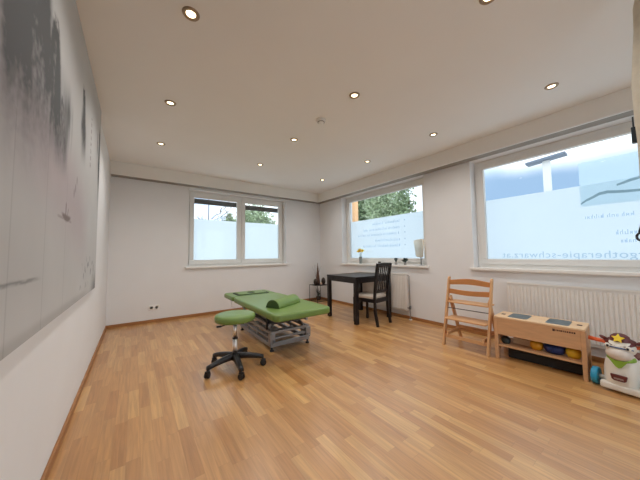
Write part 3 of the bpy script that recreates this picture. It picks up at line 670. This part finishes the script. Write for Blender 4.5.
# ------------------------------------------------------------------ high chair (faces -X)
t = thing('wooden_high_chair', 'light wooden childrens high chair beside the play bench', 'high chair', (3.50, 1.46, 0), .03)
hw = .245
def xu(z): return .02+.215*z/.83         # leaning upright
for s_ in (-1, 1):
    u = finish('upright', prism(B(), [(xu(0)-.03, 0), (xu(0)+.03, 0), (xu(.83)+.022, .83), (xu(.83)-.01, .84), (xu(.83)-.03, .82)], 'y', s_*hw-.011, s_*hw+.011), BEECH, t, bevel=.004)
    finish('rear_leg', prism(B(), [(.42, 0), (.475, 0), (.215, .60), (.165, .56)], 'y', s_*(hw-.024)-.011, s_*(hw-.024)+.011), BEECH, t, bevel=.004)
    finish('side_brace', prism(B(), [(.02, .13), (.42, .13), (.42, .17), (.03, .17)], 'y', s_*(hw-.046)-.009, s_*(hw-.046)+.009), BEECH, t, bevel=.003)
def board(name, z0, z1, arch, m):
    pts = []; n = 14
    for k in range(n+1): y = -hw+.011+(2*hw-.022)*k/n; pts.append((y, z1+arch*(math.sin(PI*k/n)**1.5)))
    for k in range(n+1): y = hw-.011-(2*hw-.022)*k/n; pts.append((y, z0+(arch*.55 if arch > 0 else arch)*(math.sin(PI*k/n)**1.5)))
    xm = xu((z0+z1)/2); bm = prism(B(), pts, 'x', xm-.010, xm+.008); return finish(name, bm, m, t, bevel=.004)
board('back_rail', .735, .795, .025, BEECHD); board('back_rail', .625, .685, -.012, BEECHD)
finish('seat', prism(B(), rrect(xu(.53)-.04, xu(.53)+.17, -hw+.012, hw-.012, .02), 'z', .515, .531), BEECH, t, bevel=.004)
finish('foot_plate', prism(B(), rrect(xu(.33)-.09, xu(.33)+.15, -hw+.012, hw-.012, .02), 'z', .322, .338), BEECH, t, bevel=.004)
finish('bottom_rail', box(B(), xu(.12)-.012, xu(.12)+.010, -hw+.011, hw-.011, .095, .135), BEECH, t, bevel=.003)
finish('steel_rod', tube(B(), [(xu(.45)+.01, -hw+.005, .445), (xu(.45)+.01, hw-.005, .445)], .005, 8), DSTEEL, t, smooth=True)
finish('rear_rail', box(B(), .34, .36, -hw+.02, hw-.02, .16, .20), BEECH, t, bevel=.003)

# ------------------------------------------------------------------ play bench
BIRCH = mat('birch_plywood', lin(206, 160, 118), .5, var=.07, scale=8, stretch=(6, 1, 6))
BIRCHT = mat('birch_top', lin(228, 194, 154), .45, var=.06, scale=8, stretch=(6, 1, 6))
t = thing('play_bench', 'long pale plywood play bench with grey inlays, open shelf below', 'bench', (3.575, .808, 0), .05)
L2, dp = .350, .33; TZ = .452
finish('top_board', prism(B(), rrect(0, dp, -L2, L2, .01), 'z', TZ-.018, TZ), BIRCHT, t, bevel=.003)
fp = finish('front_panel', box(B(), .004, .020, -L2+.032, L2-.032, .262, TZ-.019), BIRCH, t, bevel=.002)
finish('rear_panel', box(B(), dp-.02, dp-.004, -L2+.032, L2-.032, .262, TZ-.019), BIRCH, t)
for s_ in (-1, 1):
    finish('side_panel', box(B(), .03, dp-.03, s_*(L2-.016)-.014, s_*(L2-.016)+.014, .20, TZ-.019), BIRCH, t)
    for x in (.0, dp-.045):
        finish('leg', box(B(), x, x+.045, s_*(L2-.016)-.016, s_*(L2-.016)+.016, 0, TZ-.019), BIRCH, t, bevel=.003)
finish('lower_shelf', box(B(), .012, dp-.02, -L2+.033, L2-.033, .135, .153), BIRCH, t, bevel=.002)
INL = mat('inlay_slate', lin(84, 102, 110), .4, var=.1)
for s_ in (-1, 1):
    finish('inlay', prism(B(), rrect(.045, .295, s_*.155-.085, s_*.155+.085, .03), 'z', TZ, TZ+.0015), INL, t)
    finish('square_hole', prism(B(), rrect(.14, .19, s_*.30-.018, s_*.30+.018, .006), 'z', TZ, TZ+.0012), mat('hole_dark', lin(84, 46, 32), .6), t)
bm = B(); rr = random.Random(5); y = -.13
INKB = mat('stamped_print', lin(70, 38, 24), .7)
for wgl in (.018, .004, .010, .008, .012, .008, .010, .012, .012, .010, .012):
    box(bm, .0032, .0042, y-wgl, y, .398 if wgl < .018 else .394, .413 if wgl < .018 else .416); y -= wgl+.004
finish('printed_mark', bm, INKB, fp)
# things on its shelf
def bowl(y, rx, ry, h, m, name, label, cat, prof='bowl', xo=.15):
    o = finish(name, lathe(B(), [(0, 0), (.55, 0), (.9, .45), (1, .95), (1, 1), (.93, 1), (.82, .45), (.5, .1), (0, .1)] if prof == 'bowl' else [(0, 0), (.7, 0), (1, .35), (.97, .75), (.6, .97), (0, 1)], 28, M=Matrix.Diagonal((rx, ry, h, 1))), m, smooth=True)
    o.location = (3.575+xo-y*.05, .81+y, .1545); tag(o, label, cat); return o
bowl(.275, .045, .045, .07, mat('dark_teal_toy', (.02, .035, .04, 1), .5), 'toy_ball', 'small dark ball at the far left of the bench shelf', 'toy', 'ball', .10)
bowl(.02, .055, .055, .085, mat('orange_yellow', lin(225, 160, 30), .45), 'toy_ball', 'orange-yellow ball on the bench shelf beside the blue bowl', 'toy', 'ball', .12)
bowl(-.115, .08, .085, .095, mat('navy_blue', lin(28, 50, 110), .4), 'blue_bowl', 'dark blue bowl on the lower shelf of the play bench', 'bowl', 'ball', .13)
bowl(-.25, .055, .055, .09, mat('pure_yellow', lin(232, 190, 40), .45), 'yellow_ball', 'yellow ball at the right end of the bench shelf', 'toy', 'ball', .11)
o = finish('wooden_board', box(B(), 0, .05, -.09, .09, 0, .06), BIRCHT, bevel=.004); o.location = (3.72, .95, .1545); tag(o, 'pale wooden block on the left half of the bench shelf', 'block')

t = thing('dark_block', 'flat black block added to darken the space under the play bench', 'case', (3.70, .80, .001), .05)  # black block put in to darken the gap below the shelf
finish('dark_block_body', box(B(), 0, .22, -.29, .28, 0, .085), mat('dark_block_black', (.01, .01, .012, 1), .6), t, bevel=.01)
finish('dark_block_top', box(B(), -.003, .223, -.293, .283, .087, .108), mat('dark_block_black', (.01, .01, .012, 1), .6), t, bevel=.006)
# ------------------------------------------------------------------ ride-on toy (faces -X)
TW = mat('toy_white', lin(226, 220, 208), .35, var=.01); TBLUE = mat('toy_blue', lin(40, 150, 190), .4); TOR = mat('toy_orange', lin(238, 110, 62), .4)
TBR = mat('toy_maroon', lin(96, 34, 30), .45); TGR = mat('toy_green', lin(140, 178, 60), .5); TYE = mat('toy_yellow', lin(246, 214, 50), .4); TNAVY = mat('toy_navy', lin(36, 74, 130), .4)
t = thing('ride_on_toy', 'white ride-on toy animal with brown hat and blue wheels', 'toy', (3.555, .268, 0), -.12); t.scale = (.94, .94, .94)
def ell(name, c, r, m, rot=(0, 0, 0), parent=None, **k):
    M = Matrix.Translation(c) @ Euler(rot).to_matrix().to_4x4()
    return finish(name, ball(B(), (0, 0, 0), *r, M=M), m, parent or t, smooth=True, **k)
# body: tapered torso lofted along z
bm = B(); rings = []
for z, rx, ry, xc in ((.045, .13, .095, .10), (.055, .16, .114, .11), (.12, .165, .118, .115), (.18, .145, .112, .10), (.24, .115, .105, .085), (.29, .085, .085, .07), (.33, .06, .06, .06)):
    rings.append([bm.verts.new((xc+rx*abs(math.cos(a))**.8*math.copysign(1, math.cos(a)), ry*abs(math.sin(a))**.8*math.copysign(1, math.sin(a)), z)) for a in [2*PI*k/28 for k in range(28)]])
for A, Bv in zip(rings, rings[1:]):
    for i in range(28): bm.faces.new((A[i], A[(i+1) % 28], Bv[(i+1) % 28], Bv[i]))
bm.faces.new(rings[0][::-1]); bm.faces.new(rings[-1])
finish('body', bm, TW, t, smooth=True, subsurf=1)
finish('rump', prism(B(), rrect(.20, .52, -.11, .11, .08), 'z', .14, .24), TW, t, smooth=True, bevel=.03, seg=4)
finish('saddle', prism(B(), rrect(.24, .46, -.08, .08, .06), 'z', .235, .262), TBR, t, smooth=True, bevel=.012, seg=3)
hd = ell('head', (.055, 0, .375), (.098, .092, .072), TW)
ell('muzzle', (.0, 0, .332), (.080, .080, .058), mat('toy_muzzle', lin(214, 202, 190), .4), parent=hd)
for s_ in (-1, 1):
    ell('eye', (-.028, s_*.060, .395), (.012, .018, .020), TW, parent=hd); ell('pupil', (-.037, s_*.058, .393), (.006, .009, .011), BLK, parent=hd)
    ell('ear', (.08, s_*.105, .43), (.018, .030, .014), TBR, rot=(s_*.5, 0, 0), parent=hd)
pts = [(-.052+.055*(k/8)**2 if False else -.045+.045*abs(k/8)**2, .082*k/8, .385-.010*(k/8)**2+.006) for k in range(-8, 9)]
finish('bridle', tube(B(), pts, .005, 8), TNAVY, hd, smooth=True)
hat = finish('hat', lathe(B(), [(0, .0), (.118, .0), (.122, .006), (.08, .016), (.074, .055), (.055, .072), (0, .076)], 32, M=Matrix.Translation((.062, 0, .418)) @ Matrix.Rotation(-.22, 4, 'Y') @ Matrix.Diagonal((.80, .78, .9, 1))), TBR, t, smooth=True)
bm = B(); st = []
for k in range(10): a = PI/2+k*PI/5; rr = .042 if k % 2 == 0 else .021; st.append((rr*math.cos(a), rr*math.sin(a)))
prism(bm, st, 'x', -.006, .006, Matrix.Translation((-.006, 0, .462)) @ Matrix.Rotation(.45, 4, 'Y')); finish('star', bm, TYE, hat, bevel=.003)
finish('bandana', lathe(B(), [(.06, .31), (.082, .302), (.088, .282), (.082, .268), (.07, .27)], 28, M=Matrix.Translation((.05, 0, 0)) @ Matrix.Diagonal((.95, 1, 1, 1))), TGR, t, smooth=True)
bm = prism(B(), [(-.055, .285), (.055, .285), (.018, .228), (0, .216), (-.018, .228)], 'x', -.048, -.028); finish('bandana_tip', bm, TGR, t, bevel=.004)
bm = prism(B(), [(-.05, .165), (.05, .165), (.042, .125), (.03, .115), (-.03, .115), (-.042, .125)], 'x', -.068, -.045); pk = finish('pocket', bm, TBR, t, bevel=.006)
bm = B(); box(bm, -.070, -.0675, -.028, .028, .128, .142); finish('pocket_badge', bm, mat('badge_grey', lin(150, 130, 125), .5), pk)
for s_ in (-1, 1):
    bm = B(); tube(bm, [(.09, s_*.06, .385), (.09, s_*.12, .395), (.09, s_*.205, .400)], [.014, .017, .018], 14); finish('handle', bm, TOR, t, smooth=True)
bm = B(); tube(bm, [(.06, -.145, .0765), (.06, .145, .0765)], .018, 14); finish('axle', bm, TW, t, smooth=True)
for x in (.06, .44):
    for s_ in (-1, 1):
        yv = s_*(.165 if x < .2 else .13)
        wv = finish('wheel', tube(B(), [(x, yv-.022, .0765), (x, yv+.022, .0765)], .076, 28), TBLUE, t, bevel=.010, seg=3)
        finish('hub_cap', tube(B(), [(x, yv+s_*.020, .0765), (x, yv+s_*.028, .0765)], .028, 18), TW, wv)
bm = B(); tube(bm, [(.44, -.11, .066), (.44, .11, .066)], .015); box(bm, .41, .47, -.05, .05, .06, .15); finish('rear_axle', bm, TW, t)
box_front = prism(B(), rrect(-.050, .02, -.120, .120, .02), 'z', .022, .075); finish('bumper', box_front, TW, t, bevel=.012, seg=3, smooth=True)

# ------------------------------------------------------------------ hanging cloth swing at the right edge, hung from the ceiling
SX = 2.6; yo = -.02
SH = mat('swing_cloth', lin(206, 200, 184), .85, var=.06, scale=30, bump=.2)
t = thing('hanging_swing', 'pale cloth therapy swing hanging from the ceiling at right edge', 'swing', (SX, yo, H))
finish('ceiling_hook', lathe(B(), [(0, -.09), (.012, -.09), (.016, -.03), (.045, -.02), (.05, 0), (0, 0)], 24), BLK, t, smooth=True)
prof = [(-.085, .018), (-.13, .045), (-.20, .058), (-.33, .062), (-.47, .074), (-.63, .086), (-.8, .086), (-.95, .082), (-1.05, .082), (-1.18, .084), (-1.25, .06), (-1.28, .02)]
bm = B(); rings = []
for z, rr in prof: rings.append([bm.verts.new(((rr+.006*math.sin(7*a))*math.cos(a), (rr+.006*math.sin(7*a))*math.sin(a), z)) for a in [2*PI*k/56 for k in range(56)]])
for A, Bv in zip(rings, rings[1:]):
    for i in range(56): bm.faces.new((A[i], A[(i+1) % 56], Bv[(i+1) % 56], Bv[i]))
bm.faces.new(rings[0]); bm.faces.new(rings[-1]); finish('cloth', bm, SH, t, smooth=True)
bm = B(); box(bm, -.012, .012, .088, .094, -.86, -.80); box(bm, -.016, .016, .080, .100, -.95, -.86); finish('strap_buckle', bm, mat('buckle_blue_black', (.02, .035, .05, 1), .4), t, bevel=.003)
bm = B(); tube(bm, [(0, 0, -1.20), (0, .085, -1.32), (0, .088, -1.40), (0, .10, -1.45)], .006); finish('strap', bm, BLK, t)
bm = B(); tube(bm, [(0, .085+.026*math.cos(a), -1.475+.026*math.sin(a)) for a in [2*PI*k/20 for k in range(21)]], .0055, 8); finish('ring', bm, DSTEEL, t, smooth=True)

# ------------------------------------------------------------------ outside
GROUND = mat('pale_paving', (.60, .61, .60, 1), .9, var=.12, scale=.8)
o = finish('street_ground', box(B(), -30, 60, -30, 60, -.9, -.5), GROUND); o['kind'] = 'structure'
def leaves(bm, cx_, cy_, cz_, rx, ry, rz, n, sz, rr):
    for _ in range(n):
        while True:
            p = Vector((rr.uniform(-1, 1), rr.uniform(-1, 1), rr.uniform(-1, 1)))
            if .35 < p.length < 1: break
        c = Vector((cx_+p.x*rx, cy_+p.y*ry, cz_+p.z*rz)); a = Vector((rr.gauss(0, 1), rr.gauss(0, 1), rr.gauss(0, 1))).normalized(); b = a.cross(Vector((rr.gauss(0, 1), rr.gauss(0, 1), rr.gauss(0, 1)))).normalized()
        s = sz*rr.uniform(.6, 1.4); v = [bm.verts.new(c+a*s), bm.verts.new(c+b*s*.5), bm.verts.new(c-a*s), bm.verts.new(c-b*s*.5)]; bm.faces.new(v)
LEAFA = mat('leaf_green', (.24, .32, .17, 1), .45, var=.6, scale=2.5); LEAFB = mat('leaf_pale', (.40, .48, .30, 1), .45, var=.5, scale=3); BARK = mat('bark', (.10, .08, .06, 1), .9, var=.3)
def tree(name, x, y, zc, rx, ry, rz, n, sz, label, m, seed):
    rr = random.Random(seed); t = thing(name, label, 'tree', (x, y, -.5), 0, 'trees outside the windows')
    finish('trunk', tube(B(), [(0, 0, 0), (.05, .03, zc*.5), (0, 0, zc+.5)], [.13, .1, .05], 8), BARK, t)
    bm = B()
    for k in range(9):
        a = k*2.4; q = .45 if k else 0
        leaves(bm, math.cos(a)*rx*q, math.sin(a)*ry*q, zc+.5+rz*rr.uniform(-.4, .5)*(q > 0), rx*.62, ry*.62, rz*.6, n//9, sz, rr)
    me = finish('foliage', bm, m, t); return t
tree('leafy_tree', 12.4, 11.3, 4.0, 1.9, 1.7, 2.9, 10000, .10, 'dense green tree outside, beside the orange post', LEAFA, 1)
tree('leafy_tree', 9.95, 7.75, 3.1, 1.1, 1.0, 2.4, 5500, .075, 'paler dense tree outside the flower window, middle of the view', LEAFB, 2)
tree('leafy_tree', 8.5, 5.72, 2.6, .42, .45, 2.2, 1800, .07, 'narrow green tree outside, nearest the wall lamp end', LEAFA, 3)
o = finish('orange_post', box(B(), 5.17, 5.32, 4.97, 5.12, -.5, 4.2), mat('orange_render', lin(250, 196, 146), .8), bevel=.01); tag(o, 'orange rendered post outside, left edge of the flower window', 'post')
# back garden
tree('round_bush', 5.65, 13.2, 2.95, 1.15, 1.0, 1.1, 5000, .07, 'bushy green shrub behind the right pane of the back window', LEAFB, 5)
tree('round_bush', 3.82, 11.6, 2.2, .3, .4, .9, 3000, .06, 'smaller green bush seen behind the centre mullion', LEAFB, 6)
hd_ = B(); rr = random.Random(9); 
for k in range(10): leaves(hd_, 1.6+k*.55, 15.6, .95+rr.uniform(-.1, .2), .55, .4, 2.3, 700, .07, rr)
o = finish('hedge', hd_, LEAFA); tag(o, 'low dark hedge along the back garden', 'hedge')
t = thing('bare_tree', 'leafless branching tree behind the left pane of back window', 'tree', (2.75, 10.5, -.5)); rr = random.Random(4)
bm = B(); tube(bm, [(0, 0, 0), (.05, 0, 1.8), (.0, 0, 3.0)], [.07, .05, .035], 6); finish('trunk', bm, BARK, t)
bm = B()
def br(p, d, ln, r, dep):
    q = p+d*ln; tube(bm, [p, (p+q)/2+Vector((rr.gauss(0, .03), 0, rr.gauss(0, .03))), q], [r, r*.8, r*.6], 5)
    if dep:
        for _ in range(3): br(q, (d+Vector((rr.gauss(0, .55), rr.gauss(0, .3), rr.uniform(-.1, .5)))).normalized(), ln*.75, r*.6, dep-1)
for k in range(7): br(Vector((0, 0, 2.0+.18*k)), Vector((rr.uniform(-1, 1), rr.uniform(-.4, .4), rr.uniform(.1, .8))).normalized(), .42, .018, 3)
finish('branches', bm, BARK, t)
o = finish('wooden_pole', tube(B(), [(2.32, 9.0, -.5), (2.32, 9.0, 4.5)], .014, 10), BARK); tag(o, 'thin dark pole behind the left pane of the back window', 'pole')
# street lamp outside near window
t = thing('street_lamp', 'white post with a flat grey head outside the large window', 'lamp post', (8.22, 1.57, -.5))
finish('post', box(B(), -.06, .06, -.065, .065, 0, 3.80), WHITEP, t)
bm = B(); beam(bm, (-.05, .36, 3.80), (-.05, -.36, 3.86), .25, .06); finish('lamp_head', bm, mat('slate_head', (.16, .20, .26, 1), .5), t, bevel=.01)
# mountain
me = bpy.data.meshes.new('mountain'); vs = []; fs = []; nx, ny = 120, 24
for j in range(ny+1):
    for i in range(nx+1):
        yv = -500+1000*i/nx; tt = j/ny; ridge = 88+12*noise.fractal(Vector((yv*.006, 0, 3)), 1, 2, 4)
        vs.append((330+230*tt, yv, -20+(ridge+22)*tt**.9+6*noise.fractal(Vector((yv*.03, tt*5, 1)), 1, 2, 4)*tt))
for j in range(ny):
    for i in range(nx): a = j*(nx+1)+i; fs.append((a, a+1, a+nx+2, a+nx+1))
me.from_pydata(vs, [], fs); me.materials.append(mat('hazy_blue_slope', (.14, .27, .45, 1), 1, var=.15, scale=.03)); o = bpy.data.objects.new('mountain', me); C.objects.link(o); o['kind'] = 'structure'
